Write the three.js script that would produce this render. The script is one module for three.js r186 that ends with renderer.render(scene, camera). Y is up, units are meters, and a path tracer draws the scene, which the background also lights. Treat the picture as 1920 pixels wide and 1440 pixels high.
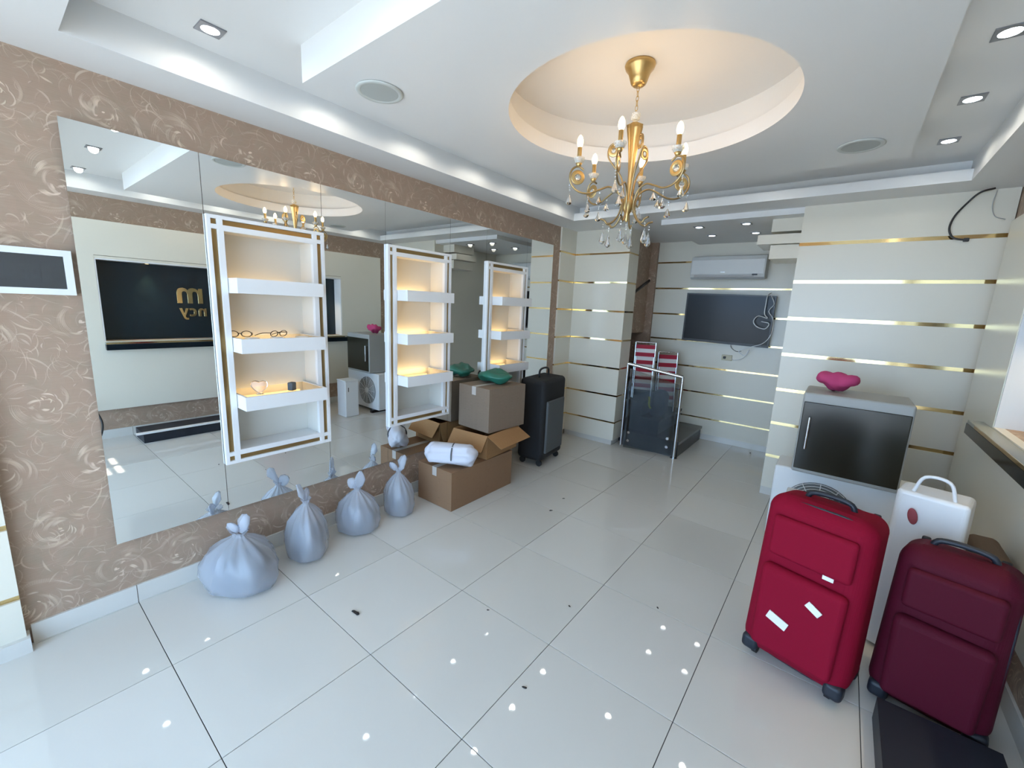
import * as THREE from 'three';
import { RoundedBoxGeometry } from 'three/addons/geometries/RoundedBoxGeometry.js';
import { mergeGeometries } from 'three/addons/utils/BufferGeometryUtils.js';
import { RectAreaLightUniformsLib } from 'three/addons/lights/RectAreaLightUniformsLib.js';
import { FontLoader } from 'three/addons/loaders/FontLoader.js';
import { TextGeometry } from 'three/addons/geometries/TextGeometry.js';

// Measurements: x metres from the left wall, y up, d metres into the room (three.js z = -d).
RectAreaLightUniformsLib.init();
const scene = new THREE.Scene();
const renderer = new THREE.WebGLRenderer();
renderer.toneMapping = THREE.LinearToneMapping;
renderer.toneMappingExposure = 0.83;
renderer.shadowMap.enabled = true;

// ---------------------------------------------------------------- camera
const FPX = 784.76, YAW = -0.6616, PITCH = -0.183, ROLL = 0.0445;
const camera = new THREE.PerspectiveCamera(2 * Math.atan(720 / FPX) * 180 / Math.PI, 4 / 3, 0.05, 100);
camera.position.set(2.7134, 1.6251, 0.3606);
{
  const f = new THREE.Vector3(Math.sin(YAW) * Math.cos(PITCH), Math.sin(PITCH), -Math.cos(YAW) * Math.cos(PITCH));
  const r0 = new THREE.Vector3(Math.cos(YAW), 0, Math.sin(YAW));
  const u0 = new THREE.Vector3().crossVectors(r0, f);
  const up = u0.clone().multiplyScalar(Math.cos(ROLL)).addScaledVector(r0, -Math.sin(ROLL));
  camera.up.copy(up);
  camera.lookAt(camera.position.clone().add(f));
}
scene.add(camera);

// ---------------------------------------------------------------- sky and sun
scene.background = new THREE.Color().setRGB(0.54, 0.83, 1.22);
scene.backgroundIntensity = 8.8;
const sun = new THREE.DirectionalLight(new THREE.Color().setRGB(1, 0.95, 0.86), 18);
sun.position.set(1.5, 8.9, 6.37); sun.target.position.set(2.45, 0, -0.25);
sun.castShadow = true;
Object.assign(sun.shadow.camera, { left: -6, right: 6, top: 6, bottom: -6, near: 0.1, far: 30 });
scene.add(sun, sun.target);

// ---------------------------------------------------------------- helpers
let seed = 7;
const rnd = () => { seed = (seed * 1664525 + 1013904223) >>> 0; return seed / 4294967296; };
const rr = (a, b) => a + (b - a) * rnd();
const names = new Map();
const numbered = (n) => { const k = names.get(n) ?? 0; names.set(n, k + 1); return k ? n + '_' + String(k).padStart(3, '0') : n; };
const V = (x, y, d) => new THREE.Vector3(x, y, -d);
function bx(x0, x1, y0, y1, d0, d1) {              // a box given by its faces, uv in metres
  const g = new THREE.BoxGeometry(x1 - x0, y1 - y0, d1 - d0);
  g.translate((x0 + x1) / 2, (y0 + y1) / 2, -(d0 + d1) / 2);
  return metreUV(g);
}
function metreUV(g) {
  const p = g.attributes.position, n = g.attributes.normal, uv = g.attributes.uv;
  for (let i = 0; i < p.count; i++) {
    const ax = Math.abs(n.getX(i)), ay = Math.abs(n.getY(i)), az = Math.abs(n.getZ(i));
    if (ax >= ay && ax >= az) uv.setXY(i, -p.getZ(i), p.getY(i));
    else if (ay >= az) uv.setXY(i, p.getX(i), -p.getZ(i));
    else uv.setXY(i, p.getX(i), p.getY(i));
  }
  return g;
}
function rb(w, h, t, r = 0.01, s = 3) { return new RoundedBoxGeometry(w, h, t, s, Math.min(r, w / 2.01, h / 2.01, t / 2.01)); }
const at = (g, x, y, z) => g.translate(x, y, z);
const plain = (g) => { const o = g.index ? g.toNonIndexed() : g; for (const k of Object.keys(o.attributes)) if (!['position', 'normal', 'uv'].includes(k)) o.deleteAttribute(k); return o; };
const join = (...gs) => mergeGeometries(gs.flat().map(plain));
function mesh(name, g, m, parent) {
  const o = new THREE.Mesh(g, m); o.name = name; o.castShadow = o.receiveShadow = true;
  (parent ?? scene).add(o); return o;
}
function thing(name, label, category, [x, y, d] = [0, 0, 0], turn = 0, group) {
  const o = new THREE.Group(); o.name = numbered(name); o.position.set(x, y, -d); o.rotation.y = turn;
  o.userData = { label, category }; if (group) o.userData.group = group;
  scene.add(o); return o;
}
function solo(name, g, m, label, category, group) {
  const o = mesh(numbered(name), g, m); o.userData = { label, category }; if (group) o.userData.group = group; return o;
}
function struct(name, label, category) { const o = new THREE.Group(); o.name = name; o.userData = { kind: 'structure', label, category }; scene.add(o); return o; }
function tube(pts, r, seg = 24, rad = 6, closed = false) { return new THREE.TubeGeometry(new THREE.CatmullRomCurve3(pts, closed, 'centripetal'), seg, r, rad, closed); }
function rod(a, b, r, rad = 8) { return new THREE.TubeGeometry(new THREE.LineCurve3(a, b), 1, r, rad, false); }
const lathe = (pts, seg = 24) => new THREE.LatheGeometry(pts.map(([r, y]) => new THREE.Vector2(r, y)), seg);
function lump(g, amp, freq, s) {                   // push vertices in and out along their normals
  const p = g.attributes.position, n = g.attributes.normal;
  for (let i = 0; i < p.count; i++) {
    const x = p.getX(i), y = p.getY(i), z = p.getZ(i);
    const k = amp * (Math.sin(x * freq + s) * Math.sin(y * freq * 1.3 + s * 2.1) + Math.sin(z * freq * 1.1 + s * 0.7) * Math.cos(y * freq * 0.8 - s) + 0.5 * Math.sin((x + z) * freq * 2.3 + s * 3));
    p.setXYZ(i, x + n.getX(i) * k, y + n.getY(i) * k, z + n.getZ(i) * k);
  }
  g.computeVertexNormals(); return g;
}

// ---------------------------------------------------------------- textures
function canvasTex(w, h, draw, srgb = true, rx = 1, ry = 1) {
  const c = document.createElement('canvas'); c.width = w; c.height = h;
  draw(c.getContext('2d'), w, h);
  const t = new THREE.CanvasTexture(c); t.wrapS = t.wrapT = THREE.RepeatWrapping; t.repeat.set(rx, ry);
  if (srgb) t.colorSpace = THREE.SRGBColorSpace;
  return t;
}
// wallpaper: brushed scrolls, drawn once as relief and once as colour
function scrolls(ctx, w, h, style) {
  const S = w;
  seed = 4242;
  const wrap = (f) => { for (const dx of [-S, 0, S]) for (const dy of [-S, 0, S]) { ctx.save(); ctx.translate(dx, dy); f(); ctx.restore(); } };
  const stroke = (pts, wd, tone) => wrap(() => {
    for (let i = 1; i < pts.length; i++) {
      const t = i / pts.length; ctx.lineWidth = Math.max(0.8, wd * Math.sin(Math.PI * Math.min(1, t * 1.05)) + 0.6);
      ctx.strokeStyle = style(tone); ctx.lineCap = 'round';
      ctx.beginPath(); ctx.moveTo(...pts[i - 1]); ctx.lineTo(...pts[i]); ctx.stroke();
    }
  });
  const centres = [];
  for (let j = 0; j < 4; j++) for (let i = 0; i < 4; i++) centres.push([(i + (j % 2) * 0.5 + 0.25) * S / 4 + rr(-18, 18), (j + 0.4) * S / 4 + rr(-18, 18)]);
  for (const [cx, cy] of centres) {
    const sgn = rnd() < 0.5 ? 1 : -1, a0 = rr(0, 6.28);
    for (let k = 0; k < 26; k++) {                 // rose heads: broken arcs around a centre
      const R = rr(0.015, 0.11) * S, a = a0 + rr(0, 6.28), len = rr(0.4, 1.5), ox = rr(-0.02, 0.02) * S, oy = rr(-0.02, 0.02) * S, pts = [];
      for (let q = 0; q <= 22; q++) { const t = q / 22, A = a + sgn * len * t, r2 = R * (1 - 0.22 * t); pts.push([cx + ox + Math.cos(A) * r2, cy + oy + Math.sin(A) * r2 * 0.95]); }
      const lines = 2 + Math.floor(rnd() * 4), wd = rr(1.2, 4.2), tone = rr(0.2, 1);
      for (let q = 0; q < lines; q++) { const m = 1 - q * 0.045; stroke(pts.map(([x, y]) => [cx + ox + (x - cx - ox) * m + q, cy + oy + (y - cy - oy) * m]), wd * S / 1024, tone * rr(0.5, 1)); }
    }
    for (let k = 0; k < 12; k++) {                 // leaf sprays leaving the rose
      const a = rr(0, 6.28), R = rr(0.09, 0.13) * S, x = cx + Math.cos(a) * R, y = cy + Math.sin(a) * R, L = rr(0.03, 0.10) * S, b = a + rr(-1, 1), curl = rr(-1.6, 1.6), pts = [];
      for (let q = 0; q <= 18; q++) { const t = q / 18, A = b + curl * t; pts.push([x + Math.cos(A) * L * t, y + Math.sin(A) * L * t]); }
      stroke(pts, rr(1.5, 7) * S / 1024, rr(0.15, 0.9));
    }
  }
  for (let k = 0; k < 800; k++) {                  // small brush dabs between the roses
    const x = rr(0, S), y = rr(0, S), R = rr(0.012, 0.055) * S, a = rr(0, 6.28), len = rr(0.7, 2.3) * (rnd() < 0.5 ? -1 : 1), pts = [];
    for (let q = 0; q <= 14; q++) { const A = a + len * q / 14; pts.push([x + Math.cos(A) * R, y + Math.sin(A) * R]); }
    stroke(pts, rr(0.8, 4.5) * S / 1024, rr(0.0, 0.8));
  }
  for (let k = 0; k < 46; k++) {                   // glitter flecks
    const x = rr(0, S), y = rr(0, S); wrap(() => { ctx.fillStyle = style(1.3); ctx.beginPath(); ctx.arc(x, y, rr(1.2, 2.6), 0, 7); ctx.fill(); });
  }
}
const wpColor = canvasTex(1024, 1024, (c, w, h) => {
  c.fillStyle = 'rgb(166,140,120)'; c.fillRect(0, 0, w, h);
  seed = 99;
  for (let k = 0; k < 900; k++) { c.fillStyle = rnd() < 0.5 ? 'rgba(138,117,101,0.06)' : 'rgba(176,154,138,0.06)'; c.beginPath(); c.ellipse(rr(0, w), rr(0, h), rr(10, 60), rr(5, 30), rr(0, 3), 0, 7); c.fill(); }
  for (let y = 0; y < h; y += 3) { c.fillStyle = `rgba(${rnd() < 0.5 ? '190,170,152' : '110,92,80'},0.05)`; c.fillRect(0, y, w, 1.5); }
  scrolls(c, w, h, (t) => `rgba(${Math.round(202 + 26 * t)},${Math.round(178 + 26 * t)},${Math.round(154 + 28 * t)},${(0.07 + 0.24 * t).toFixed(2)})`);
}, true, 0.8, 0.8);
const wpBump = canvasTex(1024, 1024, (c, w, h) => { c.fillStyle = 'rgb(70,70,70)'; c.fillRect(0, 0, w, h); scrolls(c, w, h, (t) => `rgba(255,255,255,${(0.15 + 0.3 * t).toFixed(2)})`); }, false, 0.8, 0.8);
function speckle(base, spots, n, rMax, s, rx = 1, ry = 1) {
  return canvasTex(512, 512, (c, w, h) => {
    c.fillStyle = base; c.fillRect(0, 0, w, h); seed = s;
    for (let k = 0; k < n; k++) { c.fillStyle = spots[Math.floor(rnd() * spots.length)]; c.beginPath(); c.ellipse(rr(0, w), rr(0, h), rr(0.6, rMax), rr(0.6, rMax), rr(0, 3), 0, 7); c.fill(); }
  }, true, rx, ry);
}
const cardTex = (base, a, b, s) => canvasTex(512, 512, (c, w, h) => {
  c.fillStyle = base; c.fillRect(0, 0, w, h); seed = s;
  for (let x = 0; x < w; x += 7) { c.fillStyle = `rgba(60,35,10,${rr(0.01, 0.05)})`; c.fillRect(x, 0, 3, h); }
  for (let k = 0; k < 500; k++) { c.fillStyle = rnd() < 0.5 ? a : b; c.fillRect(rr(0, w), rr(0, h), rr(2, 30), rr(1, 4)); }
}, true, 2, 2);
const weave = (base, a, b, s, rep) => canvasTex(256, 256, (c, w, h) => {
  c.fillStyle = base; c.fillRect(0, 0, w, h); seed = s;
  for (let y = 0; y < h; y += 4) for (let x = 0; x < w; x += 4) { c.fillStyle = ((x + y) / 4) % 2 ? a : b; c.globalAlpha = rr(0.15, 0.5); c.fillRect(x, y, 4, 4); }
  c.globalAlpha = 1;
}, true, rep, rep);

// ---------------------------------------------------------------- materials
const std = (color, roughness = 0.5, o = {}) => new THREE.MeshStandardMaterial({ color, roughness, ...o });
const phy = (o) => new THREE.MeshPhysicalMaterial(o);
const lin = (r, g, b) => new THREE.Color().setRGB(r, g, b);
const M = {
  ceil: std(lin(0.74, 0.74, 0.73), 0.45),
  wallpaper: std('#ffffff', 0.55, { map: wpColor, bumpMap: wpBump, bumpScale: 0.0012 }),
  lacquer: std(lin(0.72, 0.68, 0.575), 0.28),
  white: std(lin(0.80, 0.80, 0.80), 0.3),
  whitePlastic: std(lin(0.76, 0.77, 0.77), 0.4),
  gold: std(lin(0.68, 0.50, 0.24), 0.09, { metalness: 1 }),
  inlay: std(lin(0.36, 0.24, 0.10), 0.3, { metalness: 0.8 }),
  brass: std(lin(0.60, 0.42, 0.18), 0.32, { metalness: 1 }),
  bronze: std(lin(0.42, 0.31, 0.16), 0.35, { metalness: 1 }),
  petal: phy({ color: lin(0.95, 0.95, 0.93), roughness: 0.08, transmission: 0.75, thickness: 0, ior: 1.5 }),
  mirror: std(lin(0.86, 0.89, 0.89), 0.0, { metalness: 1 }),
  steel: std(lin(0.62, 0.62, 0.62), 0.25, { metalness: 1 }),
  chrome: std(lin(0.75, 0.75, 0.77), 0.12, { metalness: 1 }),
  grout: std(lin(0.05, 0.05, 0.05), 0.9),
  cream: std(lin(0.76, 0.73, 0.66), 0.6),
  black: std(lin(0.012, 0.012, 0.014), 0.35),
  blackGloss: phy({ color: lin(0.006, 0.012, 0.018), roughness: 0.15, specularIntensity: 0.5 }),
  navy: std(lin(0.012, 0.016, 0.026), 0.5),
  rubber: std(lin(0.02, 0.02, 0.02), 0.7),
  glass: phy({ color: '#ffffff', roughness: 0.02, transmission: 1, thickness: 0, ior: 1.5 }),
  crystal: phy({ color: '#ffffff', roughness: 0.0, transmission: 1, thickness: 0.02, ior: 1.55 }),
  tintGlass: phy({ color: lin(0.60, 0.61, 0.60), specularIntensity: 0.35, roughness: 0.02, transmission: 1, thickness: 0, ior: 1.5 }),
  bronzeGlass: phy({ color: lin(0.88, 0.80, 0.66), roughness: 0.05, specularIntensity: 0.4, transmission: 0.85, thickness: 0, ior: 1.5 }),
  smoked: phy({ color: lin(0.30, 0.31, 0.33), roughness: 0.05, transmission: 0.85, thickness: 0, ior: 1.5 }),
  granite: std('#ffffff', 0.25, { map: speckle('#4b4b4c', ['#434344', '#535354', '#3e3e3f', '#5a5a5b'], 3000, 1.6, 31, 3, 3) }),
  lampWhite: std(lin(0.9, 0.95, 1), 0.4, { emissive: lin(0.85, 0.93, 1), emissiveIntensity: 9 }),
  lampWarm: std(lin(1, 0.9, 0.7), 0.4, { emissive: lin(1, 0.72, 0.36), emissiveIntensity: 7 }),
  ledWarm: std(lin(1, 0.9, 0.7), 0.4, { emissive: lin(1, 0.76, 0.42), emissiveIntensity: 3 }),
  speakerGrey: std(lin(0.42, 0.44, 0.42), 0.8),
  concrete: std('#ffffff', 0.9, { map: speckle('#b9b5ad', ['#a8a49c', '#c9c5bd', '#9a968e'], 2500, 3, 77, 0.5, 0.5) }),
  card: std('#ffffff', 0.85, { map: cardTex('#8d6c50', 'rgba(150,118,88,0.25)', 'rgba(105,78,54,0.2)', 5) }),
  cardLight: std('#ffffff', 0.85, { map: cardTex('#a3794f', 'rgba(180,142,100,0.25)', 'rgba(125,90,56,0.2)', 6) }),
  cardGrey: std('#ffffff', 0.85, { map: cardTex('#857362', 'rgba(150,130,112,0.25)', 'rgba(100,84,70,0.2)', 8) }),
  tape: std(lin(0.55, 0.5, 0.45), 0.3),
  red: phy({ color: '#ffffff', roughness: 0.8, specularIntensity: 0.3, map: weave('#860a28', '#960e32', '#70061e', 11, 10) }),
  wine: phy({ color: '#ffffff', roughness: 0.7, specularIntensity: 0.35, map: weave('#4c0a1e', '#5a102c', '#3e0616', 12, 10) }),
  blackCloth: std('#ffffff', 0.75, { map: weave('#1c1d20', '#27282c', '#131416', 13, 10) }),
  greyCloth: std(lin(0.10, 0.11, 0.115), 0.8),
};
const tileMats = [0, 1, 2, 3].map((k) => phy({ color: lin(0.66 - 0.012 * k, 0.638 - 0.012 * k, 0.59 - 0.013 * k), roughness: 0.025, ior: 1.5 }));

// ================================================================ THE SETTING
const XL = -0.02, XR = 3.50, HS = 2.55, HU = 2.70, DF = -1.4;   // left wall, right wall, soffit, upper ceiling, shop front
// ---- floor: 60 cm polished tiles with open joints
{
  const f = struct('floor', 'glossy off white sixty centimetre floor tiles with thin dark joints', 'floor');
  mesh('grout_bed', bx(XL - 0.3, XR + 0.3, -0.12, -0.0035, DF - 0.1, 5.6), M.grout, f);
  const g = rb(0.597, 0.012, 0.597, 0.0012, 1);
  seed = 3;
  for (let j = -3; j < 10; j++) for (let i = -1; i < 6; i++) {
    const x = i * 0.6 + 0.3, d = j * 0.6 + 0.3;
    const x0 = Math.max(i * 0.6, XL - 0.1), x1 = Math.min(i * 0.6 + 0.6, XR + 0.1), d0 = Math.max(j * 0.6, DF), d1 = Math.min(j * 0.6 + 0.6, 5.5);
    if (x1 - x0 < 0.05 || d1 - d0 < 0.05) continue;
    const full = x1 - x0 > 0.599 && d1 - d0 > 0.599;
    const t = mesh('tile', full ? g : rb(x1 - x0 - 0.003, 0.012, d1 - d0 - 0.003, 0.0012, 1), tileMats[Math.floor(rnd() * 4)], f);
    t.position.set((x0 + x1) / 2, -0.006, -(d0 + d1) / 2);
  }
}
// ---- outside: pavement in front of the shop
mesh('floor_pavement', bx(-8, 12, -0.25, -0.13, -14, DF - 0.1), M.concrete).userData = { kind: 'structure', label: 'pale concrete pavement outside the shop front', category: 'pavement' };
// ---- left wall with three niches
const NICHE = [[0.44, 1.07], [1.55, 2.18], [2.643, 3.27]], NY0 = 0.652, NY1 = 2.03;
{
  const w = struct('wall_left', 'left wall papered in taupe scroll wallpaper', 'wall');
  const gs = [];
  let d = DF;
  for (const [a, b] of NICHE) { gs.push(bx(XL - 0.18, XL, 0, HS + 0.3, d, a + 0.01)); gs.push(bx(XL - 0.18, XL, 0, NY0 + 0.01, a + 0.01, b - 0.01), bx(XL - 0.18, XL, NY1 - 0.01, HS + 0.3, a + 0.01, b - 0.01)); d = b - 0.01; }
  gs.push(bx(XL - 0.18, XL, 0, HS + 0.3, d, 4.3));
  mesh('wallpaper', join(gs), M.wallpaper, w);
  mesh('wall_core', bx(XL - 0.34, XL - 0.18, -0.1, HS + 0.4, DF - 0.1, 5.7), M.white, w);
}
// ---- baseboard of cut tiles along the left wall
{
  const b = struct('baseboard_left', 'baseboard of cut glossy floor tile under the wallpaper', 'baseboard');
  for (let j = -1; j < 7; j++) {
    const a = Math.max(j * 0.6, -0.37), c = Math.min(j * 0.6 + 0.6, 3.94);
    mesh('tile', bx(XL, XL + 0.012, 0.0, 0.096, a + 0.0015, c - 0.0015), tileMats[(j + 1) % 4], b);
  }
}
// ---- striped pilaster nearest the shop front
function striped(parent, axis, a0, a1, plane, y0, y1, ys, thick, dir, stripH = 0.02) {
  // panels between gold strips on a plane; axis 'x' spans x at depth plane, axis 'd' spans d at x = plane; dir = outward sign
  const put = (name, b0, b1, t, m) => {
    const g = axis === 'x' ? bx(a0, a1, b0, b1, dir < 0 ? plane : plane - t, dir < 0 ? plane + t : plane)
      : bx(dir > 0 ? plane - t : plane, dir > 0 ? plane : plane + t, b0, b1, a0, a1);
    return mesh(name, g, m, parent);
  };
  let y = y0;
  for (const s of ys) { put('panel', y, s - stripH / 2, thick, M.lacquer); const st = put('gold_strip', s - stripH / 2, s + stripH / 2, thick * 0.75, M.gold); if (axis === 'x') st.position.z += dir < 0 ? -thick * 0.25 : thick * 0.25; else st.position.x -= dir * thick * 0.25; y = s + stripH / 2; }
  put('panel', y, y1, thick, M.lacquer);
}
{
  const w = struct('wall_pilaster', 'white pilaster panels parted by gold strips beside the wallpaper', 'pilaster');
  striped(w, 'd', DF, -0.385, 0.03, 0.07, HS, [0.265, 0.6, 0.935, 1.27, 1.6, 1.94, 2.27], 0.05, 1, 0.026);
  mesh('plinth', bx(XL, 0.055, 0, 0.07, DF, -0.375), tileMats[1], w);
}
// ---- pier between wallpaper and stairs
{
  const w = struct('wall_pier', 'white pier with thin gold strips between the wallpaper and the stairs', 'pier');
  const ys = [0.29, 0.62, 0.95, 1.285, 1.62, 1.95, 2.28];
  striped(w, 'd', 3.94, 4.29, 0.0, 0.07, HS, ys, 0.02, 1, 0.02);
  striped(w, 'x', 0.0, 0.69, 4.28, 0.07, HS, ys, 0.03, -1, 0.02);
  striped(w, 'd', 4.311, 4.55, 0.69, 0.07, HS, ys, 0.03, 1, 0.02);
  mesh('core', bx(XL - 0.1, 0.655, 0.07, HS + 0.1, 4.311, 4.55), M.lacquer, w);
  mesh('plinth', bx(-0.01, 0.66, 0, 0.07, 4.31, 4.53), tileMats[2], w);
}
// ---- alcove behind the stairs
{
  const w = struct('wall_alcove', 'recessed white wall with gold strips behind the television', 'wall');
  striped(w, 'x', 0.6, 2.6, 5.45, 0.075, HS, [0.285, 0.62, 0.952, 1.287, 1.62, 1.955, 2.29], 0.03, -1, 0.02);
  mesh('baseboard', bx(0.6, 2.6, 0, 0.075, 5.455, 5.475), tileMats[0], w);
  mesh('core', bx(-1.4, 2.8, -0.1, HS + 0.2, 5.481, 5.65), M.lacquer, w);
  const s = struct('wall_stairwell', 'taupe scroll-patterned stairwell wall seen past the white pier', 'wall');
  mesh('well_side', bx(0.44, 0.5, 1.35, HS, 4.56, 5.45), M.wallpaper, s);  // brown scroll pattern reused as the finish here
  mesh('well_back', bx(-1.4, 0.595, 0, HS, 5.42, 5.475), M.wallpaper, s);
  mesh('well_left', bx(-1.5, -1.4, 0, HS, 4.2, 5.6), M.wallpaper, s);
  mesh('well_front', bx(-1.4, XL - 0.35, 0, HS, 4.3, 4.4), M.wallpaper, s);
  mesh('slope_trim', rod(V(0.51, 1.72, 4.56), V(0.51, 2.06, 5.44), 0.02), M.black, s);
}
// ---- right end of the back wall
const DB = 4.03;
{
  const w = struct('wall_back', 'white back wall panels parted by gold strips, right of the alcove', 'wall');
  striped(w, 'x', 2.305, XR - 0.005, DB, 0.075, HS, [0.38, 0.69, 1.0, 1.315, 1.629, 1.939, 2.246], 0.03, -1, 0.028);
  mesh('core', bx(2.305, XR + 0.3, 0, HS + 0.2, DB + 0.031, 5.48), M.lacquer, w);
  mesh('plinth', bx(2.305, XR, 0, 0.075, DB + 0.008, DB + 0.03), tileMats[3], w);
  const boxes = [['trim_1', 2.06, 2.39, 2.50, 4.2, 'upper white block beside the alcove ceiling'], ['trim_2', 1.965, 2.28, 2.362, 4.16, 'long white fin sticking out beside the alcove ceiling'], ['trim_3', 2.07, 2.155, 2.275, 4.2, 'lower white block under the fin beside the alcove']];
  for (const [n, x, y0, y1, d, label] of boxes) mesh(n, bx(x, 2.303, y0, y1, d, d + 0.42), M.lacquer).userData = { kind: 'structure', label, category: 'trim' };
}
// ---- right wall: wallpaper, white panel with a long sign recess and black sill
const PX = 3.455, R0 = 0.46, R1 = 3.17, RY0 = 1.07, RY1 = 1.93;
{
  const w = struct('wall_right', 'right wall of white panels over taupe wallpaper with a long recess', 'wall');
  const ring = (x0, x1, y0, y1, d0, d1) => [bx(x0, x1, y0, RY0, d0, d1), bx(x0, x1, RY1, y1, d0, d1), bx(x0, x1, RY0, RY1, d0, R0), bx(x0, x1, RY0, RY1, R1, d1)];
  mesh('wallpaper', join(ring(XR, XR + 0.09, 0, HS + 0.3, DF, 4.1)), M.wallpaper, w);
  mesh('wall_core', bx(XR + 0.16, XR + 0.3, -0.1, HS + 0.4, DF - 0.1, 4.3), M.white, w);
  const P = [[-0.6, R0], [R0, 1.36], [1.36, 2.27], [2.27, R1], [R1, 3.87]];
  mesh('panel', bx(PX, XR, 0.325, 2.31, -0.6, R0), M.lacquer, w);
  mesh('panel', bx(PX, XR, 0.325, 2.31, R1, 3.87), M.lacquer, w);
  mesh('panel', bx(PX, XR, RY1 + 0.03, 2.31, R0, R1), M.lacquer, w);
  mesh('panel', bx(PX, XR, RY1, RY1 + 0.026, R0, R1), M.lacquer, w);
  mesh('panel', bx(PX, XR, 0.325, RY0, R0, R1), M.lacquer, w);
  mesh('reveal', bx(PX + 0.004, XR + 0.159, RY1 - 0.012, RY1 - 0.0005, R0 + 0.0005, R1 - 0.0005), M.white, w);
  mesh('reveal', bx(PX + 0.004, XR + 0.159, RY0, RY1 - 0.012, R0 + 0.0005, R0 + 0.012), M.white, w);
  mesh('reveal', bx(PX + 0.004, XR + 0.159, RY0, RY1 - 0.012, R1 - 0.012, R1 - 0.0005), M.white, w);
  const bb = struct('baseboard_right', 'baseboard of cut floor tile along the right wall', 'baseboard');
  for (let j = -1; j < 7; j++) mesh('tile', bx(XR - 0.012, XR, 0, 0.096, Math.max(j * 0.6, -0.6) + 0.0015, Math.min(j * 0.6 + 0.6, 4.02) - 0.0015), tileMats[(j + 1) % 4], bb);
  const sill = thing('sill', 'long black sill with a grey stone top under the sign recess', 'sill', [PX, 0.98, R0]);
  const L = R1 - R0, D0 = -0.07, D1 = XR + 0.158 - PX;
  mesh('front', join(bx(D0, D1, 0, 0.062, 0, L - 0.001), bx(D0, -0.001, 0, 0.062, L - 0.001, L + 0.19)), M.blackGloss, sill);
  mesh('stone_top', join(bx(D0 + 0.004, D1, 0.062, 0.082, 0, L - 0.001), bx(D0 + 0.004, -0.001, 0.062, 0.082, L - 0.001, L + 0.19)), std(lin(0.30, 0.31, 0.27), 0.3), sill);
  mesh('gold_edge', bx(D0 + 0.0005, D0 + 0.004, 0.064, 0.081, 0, L), M.gold, sill);
}
// ---- ceiling: soffit ring, upper recess, dropped panel with a round well
const CX = 1.80, CD = 1.74, CR = 0.645;
{
  const c = struct('ceiling', 'white plasterboard ceiling with soffit, raised strip and dropped centre panel', 'ceiling');
  const top = HS + 0.4, TX0 = 0.28, TX1 = 3.21, TD0 = -0.05, TD1 = 3.71;
  mesh('soffit', bx(XL - 0.3, TX0, HS, top, DF, 5.6), M.ceil, c);
  mesh('soffit', bx(TX1, XR + 0.3, HS, top, DF, 4.1), M.ceil, c);
  mesh('soffit', bx(TX0, TX1, HS, top, DF, TD0), M.ceil, c);
  mesh('soffit', join(bx(TX0, TX1, HS, 2.622, TD1, 4.05), bx(TX0, TX1, 2.622, top, TD1 + 0.11, 4.05)), M.ceil, c);
  mesh('soffit', bx(TX0, 1.10, HS, top, 4.05, 5.6), M.ceil, c);
  mesh('soffit', bx(-1.5, XL - 0.3, HS, top, 4.2, 5.6), M.ceil, c);
  mesh('alcove_ceiling', bx(1.10, 2.31, 2.50, top, 4.05, 5.6), M.ceil, c);
  const slab = (x0, x1, d0, d1, y0, y1, r) => {
    const s = new THREE.Shape([[x0, d0], [x1, d0], [x1, d1], [x0, d1]].map(([x, d]) => new THREE.Vector2(x, d)));
    const h = new THREE.Path(); h.absarc(CX, CD, r, 0, Math.PI * 2, true); s.holes.push(h);
    const g = new THREE.ExtrudeGeometry(s, { depth: y1 - y0, bevelEnabled: false, curveSegments: 96 });
    g.rotateX(-Math.PI / 2); g.translate(0, y0, 0); return g;      // shape y becomes -z = d
  };
  mesh('centre_panel', slab(0.684, 2.857, 0.65, 3.0, HS, 2.63, CR), M.ceil, c);
  mesh('centre_panel_core', slab(0.684, 2.857, 0.65, 3.0, 2.63, HU, 0.70), M.ceil, c);
  mesh('upper_ceiling', slab(TX0, TX1, TD0, TD1 + 0.11, HU, 2.78, 0.70), M.ceil, c);
  mesh('well_cap', bx(TX0, TX1, 2.78, top, TD0, TD1 + 0.11), M.ceil, c);
}
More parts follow.
